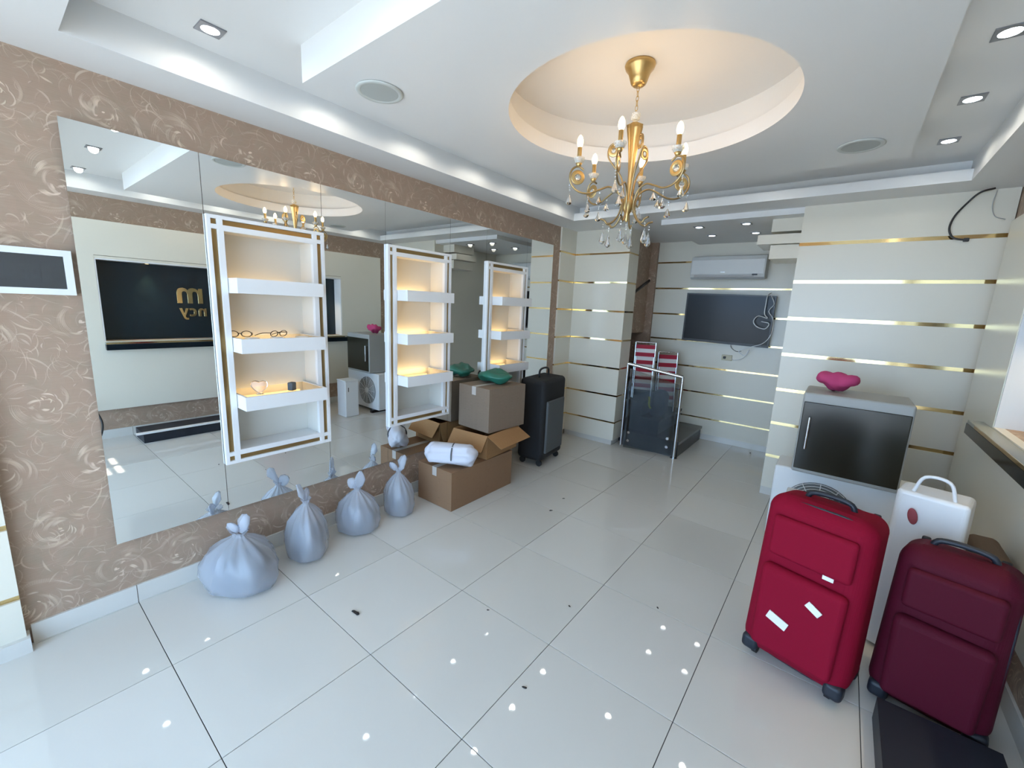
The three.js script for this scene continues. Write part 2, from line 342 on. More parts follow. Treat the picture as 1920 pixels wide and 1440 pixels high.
// ---- shop front behind the camera
{
  const w = struct('wall_front', 'shop front wall above and beside the glazing', 'wall');
  mesh('front_core', join(bx(-0.4, 0.1, -0.1, 2.95, DF - 0.12, DF), bx(3.4, 3.8, -0.1, 2.95, DF - 0.12, DF), bx(0.1, 3.4, 2.5, 2.95, DF - 0.12, DF)), M.white, w);
  const win = struct('window_1', 'glazed shop front with slim white frames', 'window');
  const bars = [];
  for (const x of [0.1, 1.15, 2.2, 3.35]) bars.push(bx(x, x + 0.05, 0, 2.5, DF - 0.08, DF - 0.03));
  bars.push(bx(0.1, 3.4, 0, 0.06, DF - 0.08, DF - 0.03), bx(0.1, 3.4, 2.47, 2.5, DF - 0.08, DF - 0.03));
  mesh('frame', join(bars), M.white, win);
  for (const [a, b] of [[0.15, 1.15], [1.2, 2.2], [2.25, 3.35]]) mesh('pane', bx(a, b, 0.06, 2.47, DF - 0.058, DF - 0.052), M.glass, win);
  const aw = thing('sun_blocker', 'unseen dark sun blocker added over the shop front, slotted for a sun patch', 'sun_blocker', [1.75, 2.62, DF - 0.12]);  // unseen, added to hold back the sun except for one floor patch
  mesh('canopy', join(bx(-3, 0.19, 0, 0.03, -1.3, 0), bx(0.69, 3, 0, 0.03, -1.3, 0), bx(0.19, 0.69, 0, 0.03, -1.3, -0.26), bx(0.19, 0.69, 0, 0.03, -0.12, 0)), M.navy, aw);  // added blocking panels; the slot between them shapes the sun patch
  mesh('patch_splitter', bx(0.19, 0.69, 0.0, 0.03, -0.205, -0.175), M.steel, aw);  // added bar that splits the sun patch in two
}

// ================================================================ BIG FITTINGS
// ---- mirror of separate panes on the left wall
{
  const m = thing('wall_mirror', 'wide frameless wall mirror of several panes around the display niches', 'mirror', [0, 0, 0]);
  const F = 0.008, B = XL + 0.001, g = 0.0012, MY0 = 0.362, MY1 = 2.325;
  const pane = (d0, d1, y0, y1) => { mesh('pane', bx(F - 0.005, F, y0 + g, y1 - g, d0 + g, d1 - g), M.mirror, m); mesh('backing', bx(B, F - 0.0055, y0 + 0.006, y1 - 0.006, d0 + 0.006, d1 - 0.006), M.grout, m); };
  pane(-0.055, 0.437, MY0, MY1);
  const ends = [[1.073, 1.548], [2.183, 2.641], [3.272, 3.765]];
  NICHE.forEach(([a, b], i) => {
    pane(a - 0.003, b + 0.003, MY0, NY0 - 0.003); pane(a - 0.003, b + 0.003, NY1 + 0.003, MY1);
    pane(ends[i][0], ends[i][1], MY0, MY1);
  });
}
// ---- display niches
function niche([d0, d1], label, power) {
  const W = d1 - d0, H = NY1 - NY0, fx = 0.032;
  const t = thing('display_niche', label, 'display niche', [0, NY0, d0], 0, 'lit display niches in the mirror wall');
  // local: x out of the wall, y up, z = -(d - d0)
  const b = (x0, x1, y0, y1, a, c) => bx(x0, x1, y0, y1, a, c);
  const sh = new THREE.Shape([[0, 0], [W, 0], [W, H], [0, H]].map((p) => new THREE.Vector2(...p)));
  const hole = (x0, x1, y0, y1) => sh.holes.push(new THREE.Path([[x0, y0], [x0, y1], [x1, y1], [x1, y0]].map((p) => new THREE.Vector2(...p))));
  const o = 0.017, s = 0.03, n = 0.028, e = o + s + n;          // outer border, slot, inner border
  hole(e, W - e, e, H - e);
  const slots = [];
  for (const a of [o, W - o - s]) { for (const y of [o, H - o - s]) slots.push([a, a + s, y, y + s]); slots.push([a, a + s, e - 0.006, H - e + 0.006]); }
  for (const y of [o, H - o - s]) slots.push([e - 0.003, W - e + 0.003, y, y + s]);
  for (const q of slots) hole(...q);
  const fg = new THREE.ExtrudeGeometry(sh, { depth: fx - 0.006, bevelEnabled: true, bevelThickness: 0.0012, bevelSize: 0.001, bevelSegments: 1 });
  fg.rotateY(Math.PI / 2); fg.translate(0.006, 0, 0);           // shape x becomes -z = d
  mesh('frame', fg, M.white, t);
  for (const [a, c, y0, y1] of slots) mesh('gold_inlay', b(0.0, fx - 0.014, y0 - 0.002, y1 + 0.002, a - 0.002, c + 0.002), M.inlay, t);
  const bk = -0.15;
  mesh('back_panel', b(bk - 0.012, bk, 0.012, H - 0.012, 0.012, W - 0.012), M.cream, t);
  for (const [a, c] of [[0.055, 0.07], [W - 0.07, W - 0.055]]) mesh('side_panel', b(bk, 0.004, 0.05, H - 0.05, a, c), M.cream, t);
  mesh('top_panel', b(bk, 0.004, H - 0.07, H - 0.055, 0.07, W - 0.07), M.cream, t);
  mesh('bottom_panel', b(bk, 0.004, 0.055, 0.07, 0.07, W - 0.07), M.white, t);
  const ys = [1.06, 1.385, 1.71].map((y) => y - NY0), sx = 0.155;
  ys.forEach((y, i) => {
    const a = e + 0.004, c = W - e - 0.004;
    const shelf = mesh('shelf', join(b(sx - 0.014, sx, y - 0.08, y, a, c), b(bk + 0.002, sx - 0.014, y - 0.08, y, a, a + 0.014), b(bk + 0.002, sx - 0.014, y - 0.08, y, c - 0.014, c), b(bk + 0.002, sx - 0.014, y - 0.08, y - 0.068, a + 0.014, c - 0.014)), M.white, t);
    mesh('shelf_glass', b(bk + 0.004, sx - 0.015, y - 0.009, y - 0.003, a + 0.015, c - 0.015), M.bronzeGlass, shelf);
    if (i < 4) {
      // warm strip inside the tray of each shelf, shining up through the glass
      mesh('light_strip', b(bk + 0.006, bk + 0.018, y - 0.06, y - 0.05, a + 0.04, c - 0.04), M.ledWarm, shelf);
      const l = new THREE.RectAreaLight(lin(1, 0.87, 0.64), power, 0.04, c - a - 0.1);
      l.name = 'shelf_light'; l.position.set(bk + 0.04, y - 0.046, -(a + c) / 2); l.rotation.set(Math.PI / 2, 0, 0);
      l.castShadow = true; t.add(l);
    }
  });
  return t;
}
niche(NICHE[0], 'white gold-inlaid display niche holding a heart-shaped glass and eyeglasses', 9);
niche(NICHE[1], 'brightly lit white gold-inlaid display niche between the other two niches', 22);
niche(NICHE[2], 'white gold-inlaid display niche closest to the striped pier', 14);

// ================================================================ LAMPS
// ---- recessed downlights
const downProto = new THREE.Group();
{
  const s = new THREE.Shape([[-0.045, -0.045], [0.045, -0.045], [0.045, 0.045], [-0.045, 0.045]].map((p) => new THREE.Vector2(...p)));
  const h = new THREE.Path(); h.absarc(0, 0, 0.033, 0, 7, true); s.holes.push(h);
  const g = new THREE.ExtrudeGeometry(s, { depth: 0.004, bevelEnabled: true, bevelSize: 0.001, bevelThickness: 0.001, bevelSegments: 1, curveSegments: 24 }); g.rotateX(Math.PI / 2);
  mesh('bezel', g, std(lin(0.30, 0.31, 0.34), 0.3, { metalness: 1 }), downProto);
  mesh('lens', new THREE.CylinderGeometry(0.033, 0.033, 0.004, 24).translate(0, -0.003, 0), M.lampWhite, downProto);
}
function downlight(x, y, d, label, group, power) {
  const t = thing('downlight', label, 'downlight', [x, y - 0.0005, d], 0, group);
  for (const c of downProto.children) t.add(c.clone());
  const l = new THREE.SpotLight(lin(1, 0.95, 0.83), power, 0, 1.5, 0.25, 2); l.name = 'lamp';
  l.position.set(0, -0.012, 0); l.target.position.set(0, -1, 0); l.castShadow = true; l.shadow.radius = 1.5; t.add(l, l.target);
}
const DZ = [0.38, 0.98, 1.58, 2.18, 2.78, 3.38];
const NTH = ['sixth', 'fifth', 'fourth', 'third', 'second', 'first'];
DZ.forEach((d, i) => downlight(0.47, HU, d, NTH[i] + ' square downlight from the back soffit, in the raised strip along the mirror wall', 'downlights above the mirror', 0.24));
DZ.forEach((d, i) => downlight(3.03, HU, d - (d > 2 ? 0.06 : 0), NTH[i] + ' square downlight from the back soffit, in the raised strip along the right wall', 'downlights on the right', 0.23));
for (const x of [1.32, 2.1]) for (const d of [0.36, 3.38]) downlight(x, HU, d, `square downlight in the raised strip ${d < 1 ? 'beside the shop front soffit' : 'behind the dropped panel'}, on the ${x < 2 ? 'mirror wall' : 'right wall'} side`, d < 1 ? 'downlights near the shop front' : 'downlights behind the panel', 0.16);
for (const x of [1.40, 1.83]) for (const d of [4.30, 4.83]) downlight(x, 2.50, d, `small lit alcove downlight on the ${x < 1.6 ? 'stairs' : 'white fin'} side, ${d < 4.5 ? 'beside the soffit edge' : 'closer to the air conditioner'}`, 'alcove downlights', 0.04);
// ---- chandelier
{
  const t = thing('chandelier', 'brass scroll-arm chandelier with candle bulbs and glass drops', 'chandelier', [1.77, 0, 1.73]);
  mesh('canopy', lathe([[0.001, 2.782], [0.068, 2.782], [0.071, 2.772], [0.066, 2.758], [0.052, 2.742], [0.043, 2.715], [0.036, 2.694], [0.024, 2.684], [0.001, 2.682]], 32), M.brass, t);
  const links = [];
  for (let k = 0; k < 5; k++) { const l = new THREE.TorusGeometry(0.009, 0.0018, 6, 14); l.scale(0.7, 1.35, 1); if (k % 2) l.rotateY(Math.PI / 2); l.translate(0, 2.672 - k * 0.0205, 0); links.push(l); }
  mesh('chain', join(links), M.brass, t);
  // glass flower on top of the stem
  const petals = [];
  for (let k = 0; k < 6; k++) { const p = lathe([[0.001, 0], [0.014, 0.006], [0.018, 0.02], [0.010, 0.034], [0.001, 0.036]], 8); p.scale(1, 1, 0.35); p.scale(1.35, 1.35, 1.35); p.rotateX(-0.9); p.translate(0, 0, 0.018); p.rotateY(k * Math.PI / 3); p.translate(0, 2.535, 0); petals.push(p); }
  mesh('glass_flower', join(petals), M.petal, t);
  // fluted trumpet stem
  const stem = lathe([[0.001, 2.530], [0.014, 2.525], [0.036, 2.512], [0.034, 2.495], [0.026, 2.45], [0.017, 2.37], [0.012, 2.28], [0.011, 2.20], [0.020, 2.185], [0.028, 2.16], [0.026, 2.13], [0.014, 2.11], [0.007, 2.09], [0.012, 2.078], [0.001, 2.066]], 24);
  { const p = stem.attributes.position; for (let i = 0; i < p.count; i++) { const y = p.getY(i); if (y > 2.3) { const a = Math.atan2(p.getZ(i), p.getX(i)), k = 1 + 0.16 * Math.cos(a * 8); p.setX(i, p.getX(i) * k); p.setZ(i, p.getZ(i) * k); } } stem.computeVertexNormals(); }
  mesh('stem', stem, M.brass, t);
  const P = (r, y, s = 0) => new THREE.Vector3(r, y, s);
  const arm = tube([P(0.135, 2.075), P(0.112, 2.068), P(0.10, 2.055), P(0.075, 2.062), P(0.045, 2.10), P(0.036, 2.15), P(0.055, 2.205), P(0.10, 2.228), P(0.15, 2.212), P(0.20, 2.192), P(0.25, 2.195), P(0.288, 2.222), P(0.303, 2.262), P(0.292, 2.298), P(0.262, 2.312), P(0.236, 2.298)], 0.0046, 80, 7);
  const ringDisc = lathe([[0.017, -0.003], [0.031, -0.003], [0.034, 0], [0.031, 0.003], [0.017, 0.003], [0.017, -0.003]], 24); ringDisc.rotateX(Math.PI / 2); ringDisc.translate(0.263, 2.262, 0);
  const ringGlass = new THREE.SphereGeometry(0.0165, 10, 8); ringGlass.scale(1, 1, 0.45); ringGlass.translate(0.263, 2.262, 0);
  const cup = (() => { const g = []; for (let k = 0; k < 6; k++) { const p = lathe([[0.001, 0], [0.013, 0.004], [0.017, 0.018], [0.010, 0.030], [0.001, 0.032]], 7); p.scale(1, 1, 0.3); p.scale(1.5, 1.5, 1.5); p.rotateX(-1.05); p.translate(0, 0, 0.014); p.rotateY(k * Math.PI / 3); g.push(p); } const q = join(g); q.translate(0.262, 2.327, 0); return q; })();
  const holder = lathe([[0.001, 2.310], [0.009, 2.312], [0.016, 2.325], [0.006, 2.333], [0.0105, 2.338], [0.0105, 2.398], [0.001, 2.398]], 14); holder.translate(0.262, 0, 0);
  const bulb = lathe([[0.001, 2.398], [0.008, 2.399], [0.0125, 2.406], [0.0155, 2.418], [0.0145, 2.432], [0.009, 2.446], [0.0035, 2.453], [0.001, 2.454]], 16); bulb.translate(0.262, 0, 0);
  const drop = (x, y, z, L) => { const g = lathe([[0.0005, 0], [0.004, -0.15 * L], [0.012, -0.6 * L], [0.016, -0.8 * L], [0.009, -0.95 * L], [0.0005, -L]], 6); g.translate(x, y, z); return g; };
  const bead = (x, y, z, r = 0.005) => { const g = new THREE.OctahedronGeometry(r); g.translate(x, y, z); return g; };
  const string = (x, y, z, n, L) => { const g = []; for (let k = 0; k < n; k++) g.push(bead(x, y - 0.007 - k * 0.012, z)); g.push(drop(x, y - 0.010 - n * 0.012, z, L)); return join(g.map((q) => { q.deleteAttribute('uv'); return q.index ? q.toNonIndexed() : q; }).map((q) => { q.setAttribute('uv', new THREE.BufferAttribute(new Float32Array(q.attributes.position.count * 2), 2)); q.computeVertexNormals(); return q; })); };
  const s1 = string(0.300, 2.232, 0.0, 3, 0.055), s2 = string(0.205, 2.182, 0.0, 2, 0.05), s3 = string(0.118, 2.058, 0, 2, 0.07), s4 = string(0.150, 2.205, 0, 1, 0.04);
  for (let k = 0; k < 6; k++) {
    // seen from above: angle a runs from +x towards +d
    const a = (-138 + 60 * k) * Math.PI / 180;
    const A = new THREE.Group(); A.name = 'arm'; A.rotation.y = a; t.add(A);
    mesh('scroll', arm, M.bronze, A); mesh('ring', ringDisc, M.brass, A); mesh('ring_glass', ringGlass, M.crystal, A);
    mesh('glass_cup', cup, M.petal, A); mesh('candle_holder', holder, M.brass, A); mesh('bulb', bulb, M.lampWarm, A);
    for (const s of [s1, s2, s3, s4]) mesh('glass_drop', s, M.crystal, A);
    const l = new THREE.PointLight(lin(1, 0.66, 0.34), 0.10, 0, 2); l.name = 'bulb_light'; l.position.set(0.262, 2.425, 0); l.castShadow = true; l.shadow.radius = 0.6; A.add(l);
  }
  const up = tube([P(0.018, 2.15), P(0.03, 2.22), P(0.045, 2.28), P(0.085, 2.335), P(0.118, 2.385), P(0.112, 2.43), P(0.085, 2.442), P(0.066, 2.415), P(0.074, 2.385)], 0.0045, 50, 6);
  const disc2 = lathe([[0.013, -0.003], [0.026, -0.003], [0.029, 0], [0.026, 0.003], [0.013, 0.003], [0.013, -0.003]], 22); disc2.rotateX(Math.PI / 2); disc2.translate(0.092, 2.408, 0);
  const glass2 = new THREE.SphereGeometry(0.0125, 10, 8); glass2.scale(1, 1, 0.45); glass2.translate(0.092, 2.408, 0);
  for (let k = 0; k < 3; k++) {
    const A = new THREE.Group(); A.name = 'upper_scroll'; A.rotation.y = (-45 + 120 * k) * Math.PI / 180; t.add(A);
    mesh('scroll', up, M.bronze, A); mesh('ring', disc2, M.brass, A); mesh('ring_glass', glass2, M.crystal, A);
  }
  mesh('glass_drop', string(0, 2.066, 0, 3, 0.06), M.crystal, t);
}
// ---- warm spots over the black sill
for (const [d, nth] of [[0.9, 'third'], [1.9, 'second'], [2.95, 'first']]) {
  const t = thing('recess_spotlight', nth + ' small warm spotlight from the back wall in the top of the sign recess', 'spotlight', [XR + 0.06, RY1 - 0.0125, d], 0, 'recess spotlights');
  mesh('bezel', new THREE.TorusGeometry(0.022, 0.004, 6, 20).rotateX(Math.PI / 2), M.steel, t);
  mesh('lens', new THREE.CylinderGeometry(0.02, 0.02, 0.003, 18).translate(0, -0.002, 0), M.lampWarm, t);
  const l = new THREE.SpotLight(lin(1, 0.80, 0.46), 1.6, 0, 0.6, 0.6, 2); l.name = 'lamp'; l.position.set(0, -0.01, 0); l.target.position.set(0, -1, 0); l.castShadow = true; l.shadow.radius = 1; t.add(l, l.target);
}

// ================================================================ FITTINGS
// ---- ceiling speakers
for (const [x, d, label] of [[0.915, 0.885, 'round grey ceiling speaker in the panel corner close to the mirror'], [2.635, 2.67, 'round grey ceiling speaker in the panel corner close to the back wall']]) {
  const t = thing('ceiling_speaker', label, 'speaker', [x, HS, d], 0, 'ceiling speakers');
  mesh('rim', lathe([[0.078, -0.001], [0.102, -0.001], [0.104, -0.004], [0.098, -0.009], [0.085, -0.008], [0.08, -0.005]], 40), std(lin(0.54, 0.56, 0.53), 0.5), t);
  mesh('grille', new THREE.CylinderGeometry(0.083, 0.083, 0.004, 40).translate(0, -0.004, 0), M.speakerGrey, t);
}
// ---- distribution board on the wallpaper
{
  const t = thing('fuse_box', 'white framed fuse box with a smoked window on the wallpaper', 'fuse box', [XL, 1.588, -0.22]);
  const w = 0.30, h = 0.19, f = 0.026;
  mesh('frame', join(bx(0, 0.03, 0, f, -w / 2, w / 2), bx(0, 0.03, h - f, h, -w / 2, w / 2), bx(0, 0.03, f, h - f, -w / 2, -w / 2 + f), bx(0, 0.03, f, h - f, w / 2 - f, w / 2)), M.whitePlastic, t);
  mesh('inner_panel', bx(0.001, 0.006, f, h - f, -w / 2 + f, w / 2 - f), M.greyCloth, t);
  for (let k = 0; k < 6; k++) { const br = mesh('breaker', bx(0.006, 0.017, 0.06, 0.125, -0.11 + k * 0.033, -0.082 + k * 0.033), M.speakerGrey, t); mesh('switch', bx(0.017, 0.021, 0.085, 0.1, -0.101 + k * 0.033, -0.091 + k * 0.033), M.black, br); }
  mesh('window', bx(0.024, 0.027, f, h - f, -w / 2 + f, w / 2 - f), M.smoked, t);
}
// ---- sign on the recess back
{
  const t = thing('shop_sign', 'dark gloss sign board in the wall recess with raised metal letters', 'sign', [XR + 0.157, RY0, (R0 + R1) / 2]);
  mesh('board', bx(-0.02, 0, 0, RY1 - RY0 - 0.013, R0 - (R0 + R1) / 2 + 0.013, R1 - (R0 + R1) / 2 - 0.013), std(lin(0.006, 0.016, 0.024), 0.3), t);
  const bold = await new FontLoader().loadAsync('fonts/droid/droid_sans_bold.typeface.json');
  const put = (s, size, dRight, y) => {
    const g = new TextGeometry(s, { font: bold, size, depth: 0.012, curveSegments: 6, bevelEnabled: true, bevelSize: 0.001, bevelThickness: 0.001, bevelSegments: 1 });
    g.computeBoundingBox(); g.translate(-g.boundingBox.max.x, 0, 0); g.rotateY(-Math.PI / 2);   // reads from deep to near, facing the room
    g.translate(-0.022, y - RY0, -(dRight - (R0 + R1) / 2)); return g;
  };
  const raised = mesh('lettering', put('m', 0.235, 1.16, 1.49), M.gold, t);
  raised.userData.label = 'raised letter m';
  const low = mesh('lettering', put('ncy', 0.125, 1.17, 1.335), M.gold, t);
  low.userData.label = 'raised letters ncy';
}
// ---- glass railing by the stairs
{
  const t = thing('stair_railing', 'steel and tinted glass railing panel in front of the stairs', 'railing', [0, 0, 0]);
  const a = V(0.80, 0.0, 4.27), b = V(1.39, 0, 4.40);
  mesh('post', join(rod(b.clone().setY(0.0), b.clone().setY(0.935), 0.017, 12)), M.steel, t);
  mesh('foot_flange', new THREE.CylinderGeometry(0.04, 0.04, 0.008, 20).translate(b.x, 0.004, b.z), M.steel, t);
  mesh('post', rod(a.clone().setY(0.05), a.clone().setY(1.03), 0.012, 10), M.steel, t);
  mesh('handrail', tube([a.clone().setY(1.035), a.clone().lerp(b, 0.5).setY(0.988), b.clone().setY(0.94)], 0.019, 10, 10), M.steel, t);
  const dir = b.clone().sub(a), L = dir.length(), g = bx(0.03, L - 0.025, 0.03, 0.9, -0.004, 0.004);
  const p = g.attributes.position; for (let i = 0; i < p.count; i++) if (p.getY(i) > 0.5) p.setY(i, 0.985 - 0.14 * (p.getX(i) / L) + 0.0);
  g.computeVertexNormals(); g.rotateY(Math.atan2(-dir.z, dir.x)); g.translate(a.x, 0, a.z);
  mesh('glass_panel', g, M.tintGlass, t);
  for (const q of [0.14, 0.86]) for (const y of [0.12, 0.22]) { const c = a.clone().lerp(b, q).setY(y); mesh('glass_clamp', new THREE.CylinderGeometry(0.016, 0.016, 0.03, 14).rotateX(Math.PI / 2).translate(c.x, c.y, c.z), M.steel, t); }
}
// ---- stairs of dark granite
{
  const t = thing('staircase', 'dark grey granite stairs rising behind the white pier', 'stairs', [0, 0, 0]);
  const xs = [1.41, 1.13, 0.90, 0.70, 0.48, 0.22, -0.06], rise = 0.185;
  for (let k = 0; k < 6; k++) {
    const d0 = k ? 4.56 : 4.45, x1 = xs[k];
    const st = mesh('step', bx(k ? (x1 > 0.7 ? xs[k + 1] - 0.02 : xs[k + 1] - 0.02) : 0.72, x1, 0, (k + 1) * rise - 0.03, d0, 5.415), M.black, t);
    mesh('tread', bx(k ? xs[k + 1] - 0.02 : 0.72, x1 + 0.015, (k + 1) * rise - 0.03, (k + 1) * rise, d0 - 0.01, 5.415), M.granite, st);
  }
  mesh('landing_face', bx(0.72, 1.405, 0, 0.155, 4.44, 4.45), M.granite, t);
}
// ---- television
{
  const t = thing('television', 'black flat television tilted on the alcove wall under the air conditioner', 'television', [1.555, 1.585, 5.34], 0);
  const s = new THREE.Group(); s.name = 'set'; s.rotation.set(0.05, 0.02, -0.02); t.add(s);
  mesh('housing', rb(0.98, 0.60, 0.05, 0.012).translate(0, 0, -0.015), M.black, s);
  mesh('screen', bx(-0.475, 0.475, -0.272, 0.285, -0.012, -0.0095), phy({ color: lin(0.012, 0.014, 0.018), roughness: 0.18, specularIntensity: 0.4 }), s);
  mesh('bezel', join(bx(-0.49, 0.49, -0.30, -0.272, -0.016, -0.01), bx(-0.49, 0.49, 0.285, 0.30, -0.016, -0.01), bx(-0.49, -0.475, -0.272, 0.285, -0.016, -0.01), bx(0.475, 0.49, -0.272, 0.285, -0.016, -0.01)), M.black, s);
  mesh('wall_bracket', bx(-0.15, 0.15, -0.12, 0.12, 0.045, 0.098), M.black, t);
}
{
  const P = (x, y, d = 5.27) => V(x, y, d);
  solo('television_cable', join(tube([P(1.98, 1.91, 5.40), P(1.965, 1.87), P(1.96, 1.78), P(1.965, 1.66), P(2.0, 1.62), P(1.9, 1.64), P(1.86, 1.58), P(1.9, 1.52), P(1.99, 1.5), P(2.02, 1.56), P(1.94, 1.58)], 0.005, 80, 6),
    tube([P(2.0, 1.88), P(2.04, 1.78), P(2.0, 1.7), P(2.05, 1.62), P(2.06, 1.46), P(2.0, 1.34), P(1.85, 1.27), P(1.75, 1.22), P(1.82, 1.17), P(1.86, 1.24), P(1.80, 1.14, 5.40), P(1.70, 1.09, 5.43), P(1.655, 1.10, 5.44)], 0.004, 90, 6)), M.whitePlastic, 'tangled white cable hanging over the television corner', 'cable');
  const t = thing('wall_socket', 'cream double socket under the television', 'socket', [1.60, 1.11, 5.449]);
  mesh('plate', rb(0.12, 0.07, 0.012, 0.006, 2).translate(0, 0, 0.006), std(lin(0.62, 0.56, 0.38), 0.4), t);
  mesh('plug', rb(0.03, 0.03, 0.025, 0.006, 2).translate(-0.025, 0, 0.02), M.black, t);
  solo('thin_cable', tube([P(1.63, 1.272, 5.41), P(1.64, 1.24, 5.42), P(1.70, 1.2, 5.42), P(1.76, 1.21, 5.38)], 0.003, 20, 5), M.black, 'short black lead under the television edge', 'cable');
}
// ---- indoor air conditioner
{
  const t = thing('air_conditioner', 'white split air conditioner on the alcove wall above the television', 'air conditioner', [1.50, 2.065, 5.449]);
  const s = new THREE.Shape([[0, 0.02], [0, 0.265], [0.10, 0.27], [0.17, 0.255], [0.195, 0.20], [0.20, 0.07], [0.185, 0.02], [0.15, 0.0]].map((p) => new THREE.Vector2(...p)));
  const g = new THREE.ExtrudeGeometry(s, { depth: 0.80, bevelEnabled: true, bevelSize: 0.006, bevelThickness: 0.008, bevelSegments: 2 });
  g.rotateY(-Math.PI / 2); g.translate(0.40, 0, 0);
  mesh('body', g, std(lin(0.6, 0.61, 0.6), 0.4), t);
  mesh('front_panel', rb(0.79, 0.17, 0.006, 0.003, 1).translate(0, 0.135, 0.206), std(lin(0.64, 0.65, 0.64), 0.25), t);
  mesh('louvre', rb(0.66, 0.03, 0.006, 0.003, 1).rotateX(-0.5).translate(-0.03, 0.032, 0.202), std(lin(0.5, 0.5, 0.5), 0.5), t);
  mesh('display', bx(0.28, 0.335, 0.035, 0.052, -0.212, -0.204), M.black, t);
  mesh('badge', bx(-0.06, -0.01, 0.07, 0.076, -0.211, -0.208), M.steel, t);
}
// ---- loose cables on the back wall and by the mirror
solo('loose_cable', join(tube([V(3.36, 2.54, 3.95), V(3.30, 2.53, 3.99), V(3.25, 2.47, 4.01), V(3.20, 2.38, 4.01), V(3.19, 2.30, 4.01), V(3.22, 2.24, 4.005), V(3.28, 2.222, 4.0)], 0.0065, 40, 6), rb(0.03, 0.025, 0.02, 0.004, 1).translate(3.285, 2.222, -4.0)), M.black, 'black cable with a plug hanging from the soffit over the striped wall', 'cable');
solo('loose_cable', tube([V(3.38, 2.54, 4.015), V(3.375, 2.44, 4.018), V(3.40, 2.37, 4.018), V(3.45, 2.345, 4.01)], 0.003, 24, 5), std(lin(0.45, 0.45, 0.43), 0.6), 'thin grey wire sagging from the soffit to the right wall', 'cable');
solo('floor_cable', tube([V(3.42, 0.5, 0.20), V(3.36, 0.46, 0.24), V(3.27, 0.34, 0.31), V(3.24, 0.2, 0.33), V(3.3, 0.03, 0.27), V(3.4, 0.012, 0.1)], 0.009, 40, 6), M.black, 'thick black cable looping from the right wall to the floor', 'cable');
{
  const t = thing('floor_channel', 'long dark trough with a pale metal edge lying on the floor by the right wall', 'trough', [3.09, 0, 0.55]);
  mesh('trough', join(bx(-0.05, 0.30, 0.001, 0.015, 0.06, 1.22), bx(-0.05, -0.04, 0.015, 0.105, 0.06, 1.22), bx(0.29, 0.30, 0.015, 0.105, 0.06, 1.22), bx(-0.04, 0.29, 0.015, 0.105, 0.06, 0.07), bx(-0.04, 0.29, 0.09, 0.105, 0.07, 1.22)), M.navy, t);
  mesh('metal_edge', bx(-0.075, -0.03, 0.105, 0.122, 0, 0.82), M.white, t);
}

// ================================================================ THINGS ON THE SHELVES
{
  const g = thing('heart_glass', 'clear heart-shaped glass on the lowest shelf of the first niche', 'glass', [0.085, 1.0575, 0.62]);
  const h = new THREE.Shape(); h.moveTo(0, -0.035); h.bezierCurveTo(0.02, -0.02, 0.045, 0, 0.038, 0.022); h.bezierCurveTo(0.033, 0.036, 0.01, 0.036, 0, 0.024); h.bezierCurveTo(-0.01, 0.036, -0.033, 0.036, -0.038, 0.022); h.bezierCurveTo(-0.045, 0, -0.02, -0.02, 0, -0.035);
  const e = new THREE.ExtrudeGeometry(h, { depth: 0.012, bevelEnabled: true, bevelSize: 0.004, bevelThickness: 0.006, bevelSegments: 3 }); e.rotateY(1.0); e.translate(0, 0.043, 0);
  mesh('heart', e, phy({ color: lin(0.95, 0.85, 0.85), roughness: 0.02, transmission: 1, thickness: 0.02, ior: 1.5 }), g);
  mesh('stand', new THREE.CylinderGeometry(0.014, 0.02, 0.006, 16).translate(0, 0.003, 0), M.crystal, g);
  solo('small_box', rb(0.035, 0.05, 0.04, 0.006, 2).rotateY(0.5).translate(0.09, 1.0825, -0.80), M.greyCloth, 'small dark grey box on the lowest shelf of the first niche', 'box');
  const glasses = (x, d, y, turn, label) => {
    const t = thing('eyeglasses', label, 'eyeglasses', [x, y, d], turn, 'eyeglasses on the shelf');
    for (const s of [-1, 1]) { const l = new THREE.TorusGeometry(0.022, 0.0025, 6, 20); l.scale(1.15, 0.8, 1); mesh('rim', l.rotateX(0.25).translate(s * 0.032, 0.0205, 0), M.black, t); mesh('temple', tube([new THREE.Vector3(s * 0.058, 0.026, 0), new THREE.Vector3(s * 0.06, 0.022, -0.06), new THREE.Vector3(s * 0.058, 0.004, -0.125)], 0.0025, 8, 5), M.black, t); }
    mesh('bridge', rod(new THREE.Vector3(-0.008, 0.024, 0), new THREE.Vector3(0.008, 0.024, 0), 0.0025, 6), M.black, t);
  };
  glasses(0.02, 0.56, 1.3832, 1.2, 'black eyeglasses at the mirror end of the middle shelf');
  glasses(0.045, 0.76, 1.3832, 1.9, 'black eyeglasses lying in the middle of the shelf');
  for (const [x, d, r] of [[0.085, 0.6, 0.2], [0.09, 0.73, -0.1], [0.08, 0.88, 0.05]]) solo('price_card', rb(0.045, 0.004, 0.06, 0.001, 1).rotateY(r).translate(x, 1.3846, -d), M.white, 'small white card lying on the middle shelf of the first niche', 'card', 'cards on the shelf');
}

